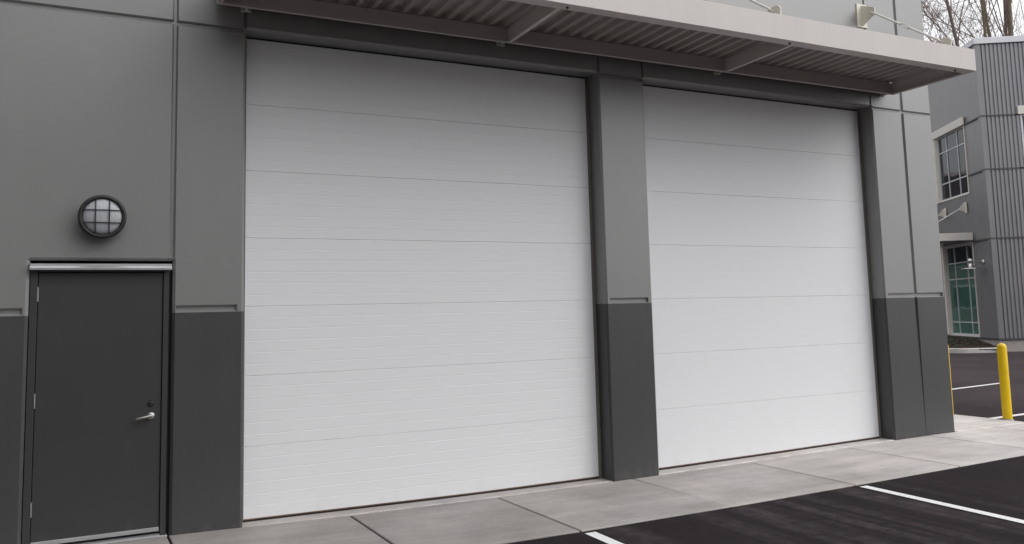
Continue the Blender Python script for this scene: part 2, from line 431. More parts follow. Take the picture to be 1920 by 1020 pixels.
for x0, x1, zt in OP:
    X |= {x0-CH, x0, x1, x1+CH}; Z |= {zt, zt+CH}
ZB = 1.800                                            # colour change at the lower lip of the reveal
Z.add(ZB)
def clean(S):
    S = sorted(S); out = [S[0]]
    for v in S[1:]:
        if v - out[-1] > 2e-4: out.append(v)
    return out
X = clean(X); Z = clean(Z)
def inop(x, z): return any(x0 < x < x1 and z < zt for x0, x1, zt in OP)
lo, hi = MB(), MB()
for i in range(len(X)-1):
    for j in range(len(Z)-1):
        xm, zm = (X[i]+X[i+1])/2, (Z[j]+Z[j+1])/2
        if inop(xm, zm): continue
        q = [(X[i], Z[j]), (X[i+1], Z[j]), (X[i+1], Z[j+1]), (X[i], Z[j+1])]
        (lo if zm < ZB else hi).add([(x, wdepth(x, z), z) for x, z in q], [[0, 1, 2, 3]])
# jambs, heads and the return wall at the corner
for x0, x1, zt in OP:
    dp = .34
    for xx in (x0, x1):
        lo.add([(xx, CH, -.12), (xx, dp, -.12), (xx, dp, ZB), (xx, CH, ZB)], [[0, 1, 2, 3]])
        hi.add([(xx, CH, ZB), (xx, dp, ZB), (xx, dp, zt), (xx, CH, zt)], [[0, 1, 2, 3]])
    hi.add([(x0, CH, zt), (x1, CH, zt), (x1, dp, zt), (x0, dp, zt)], [[0, 1, 2, 3]])
for m_, a, b in ((lo, -.12, ZB), (hi, ZB, WH)):
    m_.add([(WX1, CH, a), (WX1, 14, a), (WX1, 14, b), (WX1, CH, b)], [[0, 1, 2, 3]])
    m_.add([(WX0, 0, a), (WX0, 14, a), (WX0, 14, b), (WX0, 0, b)], [[3, 2, 1, 0]])
hi.add([(WX0, 0, WH), (WX1, 0, WH), (WX1, 14, WH), (WX0, 14, WH)], [[0, 1, 2, 3]])
for m_, a, b in ((lo, -.12, ZB), (hi, ZB, WH)): m_.add([(WX0, 14, a), (WX1, 14, a), (WX1, 14, b), (WX0, 14, b)], [[3, 2, 1, 0]])
# dark back so that no light leaks through the openings
tag(hi.build('wall', M['wall_light'], bld, recalc=False))
lo.build('wall_base', M['wall_dark'], bld, recalc=False)
wg = MB(); wg.box(-14, -1.8, -15, -.004, ZB, WH+1.5); wg.build('shade_wing_wall', M['wall_light'], bld)  # unseen wing added to shade the left end of the wall
wg = MB(); wg.box(-14, -1.8, -15, -.004, -.12, ZB); wg.build('shade_wing_base', M['wall_dark'], bld)
cp = MB(); cp.box(WX0-.03, WX1+.03, -.04, .28, WH, WH+.06, .008); cp.build('parapet_cap', M['canopy'], bld)

# overhead doors -----------------------------------------------------------
def overhead(x0, x1, label, rib):
    base = bpy.data.objects.new('overhead_door', None); COL.objects.link(base); base.parent = bld
    base['label'] = label
    yd = .20; H = .6096; z0 = g((x0+x1)/2)+.0
    a, b = x0+.035, x1-.045
    for k in range(7):
        m_ = MB()
        zb = .016 + k*H; zt = zb + H - .0013
        if k == 6: zt = 4.284
        prof = [(yd+.045, zb), (yd+.004, zb), (yd, zb+.0035)]
        z = zb
        for r in range(1, 6):
            c = zb + r*.1016
            if c < zt-.03: prof += [(yd, c-.0035), (yd+rib, c), (yd, c+.0035)]
        prof += [(yd, zt-.0035), (yd+.004, zt), (yd+.045, zt)]
        # slab bottom edge of the lowest section follows the floor slope
        n = 12
        vs = []
        for i in range(n+1):
            x = a + (b-a)*i/n
            for (y, zz) in prof:
                if k == 0 and zz < zb+.05: zz = zz + g(x) + .006
                vs.append((x, y, zz))
        L_ = len(prof)
        fs = [[i*L_+j, (i+1)*L_+j, (i+1)*L_+j+1, i*L_+j+1] for i in range(n) for j in range(L_-1)]
        m_.add(vs, fs)
        o = m_.build('door_section', M['section_white'], bld, recalc=False); o.parent = base
    m_ = MB(); n = 12; vs = []
    for i in range(n+1):
        x = a + (b-a)*i/n
        for y, z in ((yd+.004, -.05), (yd+.004, .027), (yd+.04, .027), (yd+.04, -.05)): vs.append((x, y, g(x)+z))
    m_.add(vs, [[i*4+j, (i+1)*4+j, (i+1)*4+(j+1) % 4, i*4+(j+1) % 4] for i in range(n) for j in range(4)])
    o = m_.build('bottom_seal', M['rubber'], bld); o.parent = base
    m_ = MB(); vs = []
    for i in range(n+1):
        x = a + (b-a)*i/n
        for y, z in ((yd-.004, .017), (yd-.004, .026), (yd+.003, .026), (yd+.003, .017)): vs.append((x, y, g(x)+z))
    m_.add(vs, [[i*4+j, (i+1)*4+j, (i+1)*4+(j+1) % 4, i*4+(j+1) % 4] for i in range(n) for j in range(4)])
    o = m_.build('seal_lip', M['brownseal'], bld); o.parent = base
    for s_ in (0, 1):
        m_ = MB()
        if s_: m_.box(b+.004, x1-.001, yd-.004, yd+.05, g(x1)-.02, 4.297, .004)
        else: m_.box(x0+.001, a-.004, yd-.004, yd+.05, g(x0)-.02, 4.297, .004)
        o = m_.build('door_track', M['track'], bld); o.parent = base
    m_ = MB(); m_.box(x0+.001, x1-.001, yd+.012, yd+.06, 4.286, 4.299)
    o = m_.build('head_seal', M['rubber'], bld); o.parent = base
    m_ = MB(); m_.box(x0-.02, x1+.02, yd+.07, yd+.10, -.1, 4.36)
    o = m_.build('backing', M['black'], bld); o.parent = base
overhead(1.105, 4.785, 'white sectional overhead door beside the dark entry door', .0017)
overhead(5.385, 9.00, 'white sectional overhead door nearest the building corner', .0009)

# entry door ---------------------------------------------------------------
m_ = MB()
yf = .022
m_.box(-.500, -.4475, yf, yf+.12, g(0)-.02, 2.205, .003)
m_.box(.4635, .507, yf, yf+.12, g(0)-.02, 2.205, .003)
m_.box(-.4475, .4635, yf, yf+.12, 2.142, 2.205, .003)
m_.box(-.4475, .4635, yf+.085, yf+.12, g(0)-.02, 2.142)
frame = m_.build('door_frame', M['door_paint'], bld)
m_ = MB(); m_.box(-.51, .54, yf+.125, yf+.15, -.1, 2.25); m_.box(.5085, .531, .05, .12, -.1, 2.23)
m_.build('frame_sealant', M['black'], bld)
m_ = MB(); m_.box(-.4435, .4595, yf+.014, yf+.058, g(0)+.030, 2.137, .003)
leaf = m_.build('entry_door', M['door_paint'], bld); leaf['label'] = 'plain dark grey steel entry door under the round wall lamp'
m_ = MB()
for z in (1.966, 1.142, .327):
    m_ = MB(); m_.tube([(-.4455, yf+.002, z-.056), (-.4455, yf+.002, z+.056)], .0075, 10)
    for q in (-.033, -.011, .011, .033): m_.tube([(-.4455, yf+.002, z+q-.0012), (-.4455, yf+.002, z+q+.0012)], .0082, 10)
    m_.box(-.452, -.4425, yf+.008, yf+.0135, z-.055, z+.055)
    m_.build('hinge', M['hinge'], leaf)
# lever handle
hz, hx, hy = .968, .386, yf+.014
m_ = MB()
m_.lathe([(0, -.012), (.024, -.012), (.029, -.007), (.030, 0)], (hx, hy, hz), 'y', 28)
m_.lathe([(0, -.052), (.011, -.052), (.013, -.045), (.0105, -.012), (.0105, -.008)], (hx, hy, hz), 'y', 20)
m_.tube([(hx+.004, hy-.046, hz+.004), (hx-.02, hy-.050, hz+.001), (hx-.06, hy-.052, hz-.006), (hx-.10, hy-.050, hz-.012), (hx-.112, hy-.040, hz-.014)],
        [.0125, .0115, .0105, .0100, .0085], 14)
m_.build('handle', M['nickel'], leaf)
m_ = MB(); m_.lathe([(0, -.010), (.014, -.012), (.021, -.010), (.023, 0)], (.384, hy, 1.066), 'y', 24)
m_.box(.3825, .3855, hy-.0135, hy-.009, 1.058, 1.074)
m_.build('lock_cylinder', M['lamp_black'], leaf)
m_ = MB(); m_.box(.4597, .4625, yf+.012, yf+.018, .93, 1.09); m_.build('latch_guard', M['black'], leaf)
m_ = MB(); m_.box(-.442, .458, yf+.004, yf+.0135, g(0)+.034, g(0)+.066, .002)
for i in range(8): m_.lathe([(0, -.002), (.004, -.0015), (.005, 0)], (-.40+i*.118, yf+.004, g(0)+.052), 'y', 8)
m_.build('door_sweep', M['alu2'], leaf)
m_ = MB(); m_.prism([(-.035, g(0)+.002), (-.02, g(0)+.012), (.10, g(0)+.014), (.16, g(0)+.004)], 0, -.4465, .4625)
m_.build('threshold', M['alu2'], bld)
# drip cap over the entry door
m_ = MB()
m_.prism([(.020, 2.206), (-.004, 2.206), (-.005, 2.186), (-.010, 2.180), (-.036, 2.172), (-.040, 2.168), (-.040, 2.154), (-.036, 2.154), (-.036, 2.164), (-.010, 2.172), (.020, 2.172)], 0, -.502, .524)
for i in range(7): m_.lathe([(0, -.003), (.004, -.0025), (.006, 0)], (-.45+i*.152, -.001, 2.2), 'y', 10)
m_.build('drip_cap', M['alu'], bld)

# ------------------------------------------------------------------ wall lamp
lx, lz, r0 = -.004, 2.575, .176
lamp = thing('wall_lamp', (lx, 0, lz), 'round black bulkhead lamp with caged frosted lens above the entry door', 'wall lamp')
m_ = MB()
m_.lathe([(.145, .0), (.150, -.028), (.158, -.060), (.172, -.078), (r0, -.088), (r0, -.112), (r0-.006, -.120), (r0-.022, -.124), (r0-.030, -.118), (r0-.034, -.100), (r0-.036, -.06)], (lx, 0, lz), 'y', 72)
m_.build('housing', M['lamp_black'], lamp)
m_ = MB()
m_.lathe([(.146, -.090), (.140, -.108), (.125, -.122), (.10, -.133), (.07, -.140), (.035, -.144), (.0, -.145)], (lx, 0, lz), 'y', 64)
m_.build('lens', M['lens'], lamp)
m_ = MB()
def dome(r): 
    t = min(1, r/.15); return -(.108 + .047*math.sqrt(max(0, 1-t*t)))
for off in (-.050, .050):
    e = math.sqrt(.150**2-off**2)
    for vert in (0, 1):
        pts = []
        for i in range(17):
            t = -e + 2*e*i/16; rr = math.hypot(off, t); y = dome(rr)
            pts.append((lx+off, y, lz+t) if vert else (lx+t, y, lz+off))
        m_.tube(pts, .0042, 8)
m_.build('guard', M['lamp_black'], lamp)
# black screw lugs on the rim
for a in (45, 135, 225, 315):
    m_ = MB(); m_.lathe([(0, -.128), (.006, -.127), (.008, -.120)], (lx+(r0-.014)*math.cos(R(a)), 0, lz+(r0-.014)*math.sin(R(a))), 'y', 12)
    m_.build('rim_screw', M['lamp_black'], lamp)

# ------------------------------------------------------------------ canopy
CX0, CX1, CYI, CYO, CZ, CT = .845, 9.300, -.095, -1.270, 4.461, 4.722
can = thing('canopy', ((CX0+CX1)/2, 0, CZ), 'long pale steel canopy with ribbed underside over both white doors', 'canopy')
m_ = MB()   # front channel: web, bottom flange with upturned lip, top flange
m_.prism([(CYO, CZ), (CYO+.135, CZ), (CYO+.135, CZ+.014), (CYO+.128, CZ+.014), (CYO+.128, CZ+.006), (CYO+.007, CZ+.006), (CYO+.007, CT-.006), (CYO+.11, CT-.006), (CYO+.11, CT), (CYO, CT)], 0, CX0, CX1)
m_.build('front_beam', M['canopy'], can)
m_ = MB()   # rear beam
m_.prism([(CYI-.030, CZ), (CYI, CZ), (CYI, CZ+.155), (CYI-.008, CZ+.155), (CYI-.008, CZ+.016), (CYI-.030, CZ+.020)], 0, CX0+.01, CX1-.01)
m_.build('rear_beam', M['canopy'], can)
for xr in (CX0, 3.655, 6.475, CX1):
    m_ = MB()
    if xr == CX1: m_.prism([(xr, CZ-.002), (xr-.045, CZ-.002), (xr-.045, CZ+.008), (xr-.009, CZ+.008), (xr-.009, CT-.004), (xr+.0015, CT-.004), (xr+.0015, CZ-.002)], 1, CYO+.008, CYI-.004)
    elif xr == CX0: m_.prism([(xr-.0015, CZ-.002), (xr+.045, CZ-.002), (xr+.045, CZ+.008), (xr+.008, CZ+.008), (xr+.008, CT-.004), (xr-.0015, CT-.004)], 1, CYO+.008, CYI-.004)
    else: m_.prism([(xr-.006, CZ+.003), (xr+.036, CZ+.003), (xr+.036, CZ+.011), (xr+.004, CZ+.011), (xr+.004, CZ+.15), (xr-.006, CZ+.15)], 1, CYO+.12, CYI-.010)
    m_.build('cross_rib', M['canopy'], can)
for xr in (CX0+.26, 3.62, 6.44, CX1-.08):
    m_ = MB(); m_.box(xr-.006, xr+.006, CYI+.001, .02, CZ+.0, CZ+.13, .002); m_.box(xr-.045, xr+.045, -.012, .004, CZ-.006, CZ+.15, .003)
    m_.build('wall_bracket', M['canopy'], can)
# ribbed deck, ribs running out from the wall
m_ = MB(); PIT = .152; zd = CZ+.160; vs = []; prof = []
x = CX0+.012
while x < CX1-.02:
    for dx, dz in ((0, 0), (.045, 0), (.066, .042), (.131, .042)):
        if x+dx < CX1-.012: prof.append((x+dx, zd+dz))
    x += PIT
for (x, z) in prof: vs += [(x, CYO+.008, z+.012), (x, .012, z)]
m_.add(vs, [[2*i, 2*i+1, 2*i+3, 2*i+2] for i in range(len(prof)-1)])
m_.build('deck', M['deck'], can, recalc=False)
# bolts under the front flange
m_ = MB()
for xb in (1.2, 3.72, 6.40, 9.02):
    m_ = MB(); m_.lathe([(0, -.016), (.010, -.016), (.010, -.006), (.016, -.005), (.016, 0)], (xb, CYO+.075, CZ), 'z', 6, smooth=False); m_.build('bolt', M['bolt'], can)
# tie rods to the wall above
for xt in (.95, 3.60, 6.26, 8.93):
    m_ = MB()
    zw = 5.515; yl = CYO+.13; zl = CT+.085
    m_.box(xt-.09, xt+.09, -.014, .004, zw-.16, zw+.16, .003)
    m_.prism([(-.012, zw-.14), (-.012, zw+.14), (-.215, zw+.045), (-.215, zw-.045), (-.16, zw-.062)], 0, xt-.007, xt+.007)
    m_.build('wall_lug', M['cream'], can)
    m_ = MB(); m_.prism([(yl-.10, CT-.004), (yl+.105, CT-.004), (yl+.105, CT+.08), (yl+.07, CT+.13), (yl-.06, CT+.13), (yl-.10, CT+.09)], 0, xt-.008, xt+.008); m_.box(xt-.05, xt+.05, yl-.10, yl+.105, CT+.0005, CT+.012, .002)
    m_.build('beam_lug', M['cream'], can)
    a = Vector((xt, -.165, zw)); b = Vector((xt, yl, zl)); d = (b-a)
    m_ = MB(); m_.tube([a+d*.05, a+d*.43], .013, 10); m_.tube([a+d*.53, a+d*.95], .013, 10)
    # turnbuckle: two side bars and end nuts
    up = Vector((0, d.z, -d.y)).normalized()
    for sg in (-1, 1): m_.tube([a+d*.42+up*.019*sg, a+d*.54+up*.019*sg], .006, 8)
    for t in (.42, .53): m_.tube([a+d*t, a+d*(t+.015)], .022, 8)
    # clevis forks and pins
    for (t0, t1, p) in ((0, .06, a), (.94, 1.0, b)):
        for sg in (-1, 1): m_.tube([a+d*t0+Vector((.014*sg, 0, 0)), a+d*t1+Vector((.014*sg, 0, 0))], .010, 8)
        m_.tube([p-Vector((.026, 0, 0)), p+Vector((.026, 0, 0))], .013, 10)
    m_.build('tie_rod', M['rod'], can)

# ------------------------------------------------------------------ bollards
def bollard(x, y, label):
    gz = g(x)-.012
    t = thing('bollard', (x, y, gz), label, 'bollard', 'yellow bollards at the pavement edge')
    m_ = MB(); r = .064; H = 1.105
    prof = [(r, -.1), (r, H-.055)] + [(r*math.cos(R(a)), H-.055+.055*math.sin(R(a))) for a in (15, 30, 45, 60, 75, 90)]
    m_.lathe(prof, (x, y, gz), 'z', 40); m_.build('post', M['yellow'], t)
    m_ = MB(); m_.lathe([(r-.002, -.02), (r+.012, -.02), (r+.012, .018), (r+.002, .024)], (x, y, gz), 'z', 32); m_.build('grout_collar', M['found'], t)
bollard(11.775, .345, 'yellow steel bollard standing clear of the corner, full width in view')
bollard(11.62, 1.16, 'yellow bollard mostly hidden behind the building corner')

# ------------------------------------------------------------------ corrugated building across the yard
K = Vector((27.967, 11.099, 0)); A = R(32)
e2 = Vector((math.sin(A), math.cos(A), 0)); e1 = Vector((math.cos(A), -math.sin(A), 0))
def FT(u, s, z): return K + e1*u + e2*s + Vector((0, 0, z))
far = thing('corrugated_building', tuple(K), 'grey corrugated steel building with pale roof cap across the yard', 'building')
ZL = [.42, 3.93, 6.38, 8.30, 10.93]
UW, SW = 14.0, 12.0                                     # width along the front, depth along the side
m_ = MB()
m_.box(.16, UW-.16, .16, SW-.16, .3, 10.9, T=FT)
m_.build('core_wall', M['grey_smooth'], far)
# front cladding, ribs standing out; window openings left open
FWIN = [(1.30, 4.10, 5.72, 8.33), (7.0, 9.8, 5.72, 8.33), (3.0, 6.0, .5, 3.6)]
def corr(m_, axis, a, b, z0, z1, pitch, dep, ph):
    x = ph; prof = []
    while x < b-1e-6:
        for dx, dz in ((0, 0), (.30, 0), (.42, 1), (.88, 1)):
            if a < x+dx*pitch < b: prof.append((x+dx*pitch, dz*dep))
        x += pitch
    prof = [(a, prof[0][1])] + prof + [(b, prof[-1][1])]
    for (p, d), (q, e) in zip(prof, prof[1:]):
        if axis == 'F': m_.add([FT(p, -d, z0), FT(q, -e, z0), FT(q, -e, z1), FT(p, -d, z1)], [[0, 1, 2, 3]])
        else: m_.add([FT(-d, p, z0), FT(-e, q, z0), FT(-e, q, z1), FT(-d, p, z1)], [[3, 2, 1, 0]])
def regions(a, b, z0, z1, holes):
    """rectangles of cladding left over round the window openings"""
    hs = sorted(h for h in holes if h[2] < z1 and h[3] > z0); out = []; x = a
    for h0, h1, c0, c1 in hs:
        if h0 > x: out.append((x, h0, z0, z1))
        if c0 > z0: out.append((h0, h1, z0, c0))
        if c1 < z1: out.append((h0, h1, c1, z1))
        x = h1
    out.append((x, b, z0, z1)); return [r for r in out if r[3]-r[2] > .02]
LWIN = [(1.38, 4.02, 5.74, 8.34), (1.45, 3.98, .47, 3.95), (6.6, 9.2, 5.74, 8.34)]
for k in range(4):
    z0, z1 = ZL[k]+.03, ZL[k+1]-.03
    for a, b, c0, c1 in regions(.13, UW, z0, z1, FWIN):
        m_ = MB(); corr(m_, 'F', a, b, c0, c1, .140, .038, .13); m_.build('front_cladding', M['grey_steel'], far, recalc=False)
    for a, b, c0, c1 in regions(.13, SW, z0, z1, LWIN):
        m_ = MB(); corr(m_, 'L', a, b, c0, c1, .10 if k == 0 else .30, .010 if k == 0 else .0012, .13)
        m_.build('side_cladding', M['grey_smooth'], far, recalc=False)
m_ = MB()
m_.box(-.045, .13, -.045, -.028, ZL[0], ZL[4], T=FT); m_.box(-.045, -.028, -.028, .16, ZL[0], ZL[4], T=FT)
m_.build('corner_trim', M['grey_smooth'], far)
for z in ZL[1:4]:
    def segs(b, holes, gap):
        x = 0.0; out = []
        for h0, h1, c0, c1 in sorted(holes):
            if c0-.35 < z < c1+.35: out.append((x, h0-gap)); x = h1+.28
        out.append((x, b)); return out
    for k, (p, q) in enumerate(segs(UW, FWIN, .16)):
        m_ = MB(); m_.box(p-(.055 if k == 0 else 0), q, -.052, -.0, z-.03, z+.025, T=FT); m_.build('belt_flashing', M['belt'], far)
    for p, q in segs(SW, LWIN, .08):
        m_ = MB(); m_.box(-.052, -.0, p+.001, q, z-.03, z+.025, T=FT); m_.build('belt_flashing', M['belt'], far)
m_ = MB(); m_.box(-.06, UW, -.06, SW, .385, .45, T=FT); m_.build('base_flashing', M['belt'], far)
m_ = MB(); m_.box(-.02, UW, -.02, SW, -.3, .385, T=FT); m_.build('foundation', M['found'], far)
m_ = MB(); m_.box(-.10, UW+.1, -.10, SW+.1, 10.92, 11.14, .01, T=FT); m_.build('roof_cap', M['cap'], far)

def window(side, a, b, z0, z1, cols, rows, glass, head=True, deep=.09, trimleft=True):
    """frame, mullions and panes; side 'L' faces -e1, 'F' faces -e2"""
    def T(w, d, z): return FT(d, w, z) if side == 'L' else FT(w, d, z)   # w along wall, d into wall
    fr = MB(); t = .05
    fr.box(a, b, .0, .05, z0, z0+t, T=lambda x, y, z: T(x, y+deep-.05, z))
    fr.box(a, b, .0, .05, z1-t, z1, T=lambda x, y, z: T(x, y+deep-.05, z))
    fr.box(a, a+t, .0, .05, z0+t, z1-t, T=lambda x, y, z: T(x, y+deep-.05, z))
    fr.box(b-t, b, .0, .05, z0+t, z1-t, T=lambda x, y, z: T(x, y+deep-.05, z))
    for c in cols: fr.box(c-.022, c+.022, .006, .05, z0+t, z1-t, T=lambda x, y, z: T(x, y+deep-.05, z))
    cs = [a+t] + [q for c in cols for q in (c-.022, c+.022)] + [b-t]
    for r_ in rows:
        for i in range(0, len(cs), 2): fr.box(cs[i], cs[i+1], .008, .05, r_-.022, r_+.022, T=lambda x, y, z: T(x, y+deep-.05, z))
    w = fr.build('window', M['frame'], far)
    zs = [z0+t] + [q for r_ in rows for q in (r_-.022, r_+.022)] + [z1-t]
    for j in range(0, len(zs), 2):
        for i in range(0, len(cs), 2):
            p = MB(); p.box(cs[i], cs[i+1], .0, .012, zs[j], zs[j+1], T=lambda x, y, z: T(x, y+deep-.018, z))
            p.build('pane', glass(j//2) if callable(glass) else glass, w)
    # reveal lining
    s_ = MB(); y0 = -.03
    for (x0, x1, c0, c1) in ((a-.05, a, z0-.05, z1+.05), (b, b+.05, z0-.05, z1+.05), (a, b, z0-.05, z0), (a, b, z1, z1+.05)):
        s_.box(x0, x1, y0, deep, c0, c1, T=lambda x, y, z: T(x, y, z))
    s_.build('surround', M['frame'] if side == 'F' else M['cream_trim'], w)
    if head:
        h = MB(); h.box(a-.14, b+.26, -.09, -.031, z1+.0, z1+.30, .006, T=T); h.build('header', M['cream_trim'], w)
    return w
w = window('L', 1.43, 3.97, 5.76, 8.30, (2.22, 3.18), (6.42, 7.66), M['pane_up'])
m_ = MB(); m_.box(-.07, -.031, 4.025, 4.22, 5.70, 8.29, T=FT); m_.build('side_trim', M['cream_trim'], w)
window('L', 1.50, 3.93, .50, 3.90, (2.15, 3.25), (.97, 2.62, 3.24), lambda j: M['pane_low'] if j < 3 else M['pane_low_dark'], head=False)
m_ = MB(); m_.box(-.07, -.031, 3.985, 4.15, .47, 3.93, T=FT); m_.build('side_trim', M['cream_trim'], far)
window('L', 6.65, 9.15, 5.76, 8.30, (7.5, 8.4), (6.42, 7.66), M['pane_up'])
window('F', 1.35, 4.05, 5.74, 8.30, (2.2, 3.2), (6.42, 7.38), M['pane_up'])
window('F', 7.05, 9.75, 5.74, 8.30, (7.95, 8.85), (6.42, 7.38), M['pane_up'])
window('F', 3.05, 5.95, .52, 3.55, (4.0, 5.0), (.97, 2.62), M['pane_low'])

# entrance canopy on the far building's side wall
ec = thing('entrance_canopy', tuple(FT(-.9, 2.75, 3.99)), 'small cream entrance canopy hung on rods from the corrugated building', 'canopy')
m_ = MB()
m_.box(-1.95, -.04, 1.32, 1.38, 3.99, 4.27, .005, T=FT); m_.box(-1.95, -.04, 4.10, 4.16, 3.99, 4.27, .005, T=FT)
m_.box(-1.95, -1.89, 1.38, 4.10, 3.99, 4.27, T=FT)
m_.build('fascia', M['cream_trim'], ec)
m_ = MB(); m_.box(-1.89, -.04, 1.38, 4.10, 4.10, 4.14, T=FT); m_.build('deck', M['grey_smooth'], ec)
for s in (1.72, 3.55):
    m_ = MB(); m_.prism([(-.035, 5.08), (-.035, 5.42), (-.12, 5.40), (-.26, 5.22), (-.26, 5.14)], 1, s-.012, s+.012, T=FT)
    m_.box(-.05, -.03, s-.09, s+.09, 5.04, 5.44, T=FT); m_.build('wall_lug', M['cream_trim'], ec)
    m_ = MB(); m_.tube([FT(-.20, s, 5.22), FT(-1.85, s, 4.30)], .022, 8); m_.build('tie_rod', M['rod'], ec)

# barn lamp on the far wall
bl = thing('barn_lamp', tuple(FT(-.03, .71, 3.15)), 'galvanised gooseneck barn lamp beside the green glazed window', 'wall lamp')
m_ = MB()
def LT(x, y, z): return FT(x, y, z)
c = (0, 0, 0)
m_.lathe([(0, -.075), (.075, -.07), (.09, -.05), (.095, -.03)], (0, .71, 3.15), 'x', 20, T=FT); m_.build('wall_plate', M['spun'], bl)
m_ = MB(); m_.tube([FT(-.06, .71, 3.15), FT(-.24, .71, 3.155), FT(-.44, .71, 3.16)], .028, 10); m_.build('arm', M['spun'], bl)
m_ = MB()
m_.lathe([(0, .15), (.05, .145), (.085, .11), (.085, .0), (.06, -.02), (.065, -.06), (.12, -.12), (.20, -.17), (.30, -.20), (.33, -.225), (.325, -.23), (.19, -.185), (.05, -.09)], (-.47, .71, 3.14), 'z', 28, T=FT)
m_.build('shade', M['spun'], bl)

# kerbed planting bed
def catmull(P, n=6):
    out = []
    P = [P[0]] + P + [P[-1]]
    for i in range(1, len(P)-2):
        for k in range(n):
            t = k/n; a, b, c, d = P[i-1], P[i], P[i+1], P[i+2]
            out.append(tuple(.5*((2*b[j]) + (-a[j]+c[j])*t + (2*a[j]-5*b[j]+4*c[j]-d[j])*t*t + (-a[j]+3*b[j]-3*c[j]+d[j])*t**3) for j in (0, 1)))
    out.append(P[-2]); return out
KP = catmull([(-.02, -.30), (-.7, -.42), (-1.35, -.40), (-1.75, -.10), (-1.80, .7), (-1.72, 2.5), (-1.72, 5), (-1.72, 9)])
m_ = MB(); vs = []
for i, (u, s) in enumerate(KP):
    a = Vector(KP[max(i-1, 0)]); b = Vector(KP[min(i+1, len(KP)-1)]); d = (b-a).normalized(); n_ = Vector((-d.y, d.x))
    for off, z in ((0, -.1), (0, .13), (.02, .15), (.14, .15), (.14, -.1)): vs.append(FT(u-n_.x*off*-1*-1, s-n_.y*off, z))
m_.add(vs, [[i*5+j, (i+1)*5+j, (i+1)*5+j+1, i*5+j+1] for i in range(len(KP)-1) for j in range(4)])
tag(m_.build('kerb', M['kerb']), kind='structure')
m_ = MB(); vs = []; rn = random.Random(8)
NS = 10
for i, (u, s) in enumerate(KP):
    for k in range(NS+1):
        t = k/NS
        zz = .11 + (.30*min(1, max(0, (s+.2)/2.2)))*t**1.2 + rn.uniform(-.012, .012)
        vs.append(FT(u*(1-t)*.95, s + (.1 if i < 6 else 0)*t, zz))
m_.add(vs, [[i*(NS+1)+j, (i+1)*(NS+1)+j, (i+1)*(NS+1)+j+1, i*(NS+1)+j+1] for i in range(len(KP)-1) for j in range(NS)])
tag(m_.build('planting_bed', M['mulch']), kind='structure')
# low ground cover in the bed
m_ = MB(); rn = random.Random(3)
for _ in range(900):
    s = rn.uniform(.5, 6); u = -rn.uniform(.15, 1.5); z = .12 + .28*min(1, s/2)*(1+u/1.7) + rn.random()**2*.10
    c = FT(u, s, z); a = Vector((rn.uniform(-1, 1), rn.uniform(-1, 1), rn.uniform(-.3, 1))).normalized()*.05
    b = a.orthogonal().normalized()*.022
    m_.add([c-a, c+b, c+a, c-b], [[0, 1, 2, 3]])
tag(m_.build('ground_cover', M['foliage'], recalc=False), 'low straggling ground cover on the bark bed', 'plants', kind='stuff')

# unseen block added behind the viewer to cut off the low sky light
ob = thing('sky_blocker', (-5, -30, 0), 'unseen long brick block added across the parking lot to cut off low sky light', 'building')
OBX0, OBX1, OBY, OBH = -45, 22, -27, 9.5
m_ = MB(); m_.box(OBX0, OBX1, OBY-14, OBY, 1.0, OBH, T=None); m_.build('wall', M['added_block_wall'], ob)
m_ = MB(); m_.box(OBX0-.02, OBX1+.02, OBY-14.02, OBY+.03, -.1, 1.0); m_.build('plinth', M['found'], ob)
m_ = MB(); m_.box(OBX0-.1, OBX1+.1, OBY-14.1, OBY+.1, OBH, OBH+.25, .01); m_.build('roof_cap', M['canopy'], ob)
for i in range(11):
    m_ = MB(); m_.box(OBX0+3+i*6, OBX0+6.2+i*6, OBY+.002, OBY+.06, 1.3, 3.4, .01); q = m_.build('window', M['frame'], ob)
    m_ = MB(); m_.box(OBX0+3.1+i*6, OBX0+6.1+i*6, OBY+.061, OBY+.068, 1.4, 3.3); m_.build('pane', M['pane_up'], q)

yb = thing('reflection_block', (42, 62, 0), 'unseen dark brick block added behind the warehouse to darken the far window reflections', 'building')  # unseen block added so the far panes mirror something dark
m_ = MB(); m_.box(18, 66, 54, 70, -.1, 12.2); m_.build('wall', M['added_block_wall'], yb)
m_ = MB(); m_.box(17.9, 66.1, 53.9, 70.1, 12.2, 12.5, .01); m_.build('roof_cap', M['canopy'], yb)
for i in range(9):
    for z in (1.2, 4.6, 8.2):
        m_ = MB(); m_.box(20+i*5, 22.6+i*5, 53.94, 53.998, z, z+1.9, .01); q = m_.build('window', M['frame'], yb)
        m_ = MB(); m_.box(20.1+i*5, 22.5+i*5, 53.92, 53.938, z+.1, z+1.8); m_.build('pane', M['pane_up'], q)

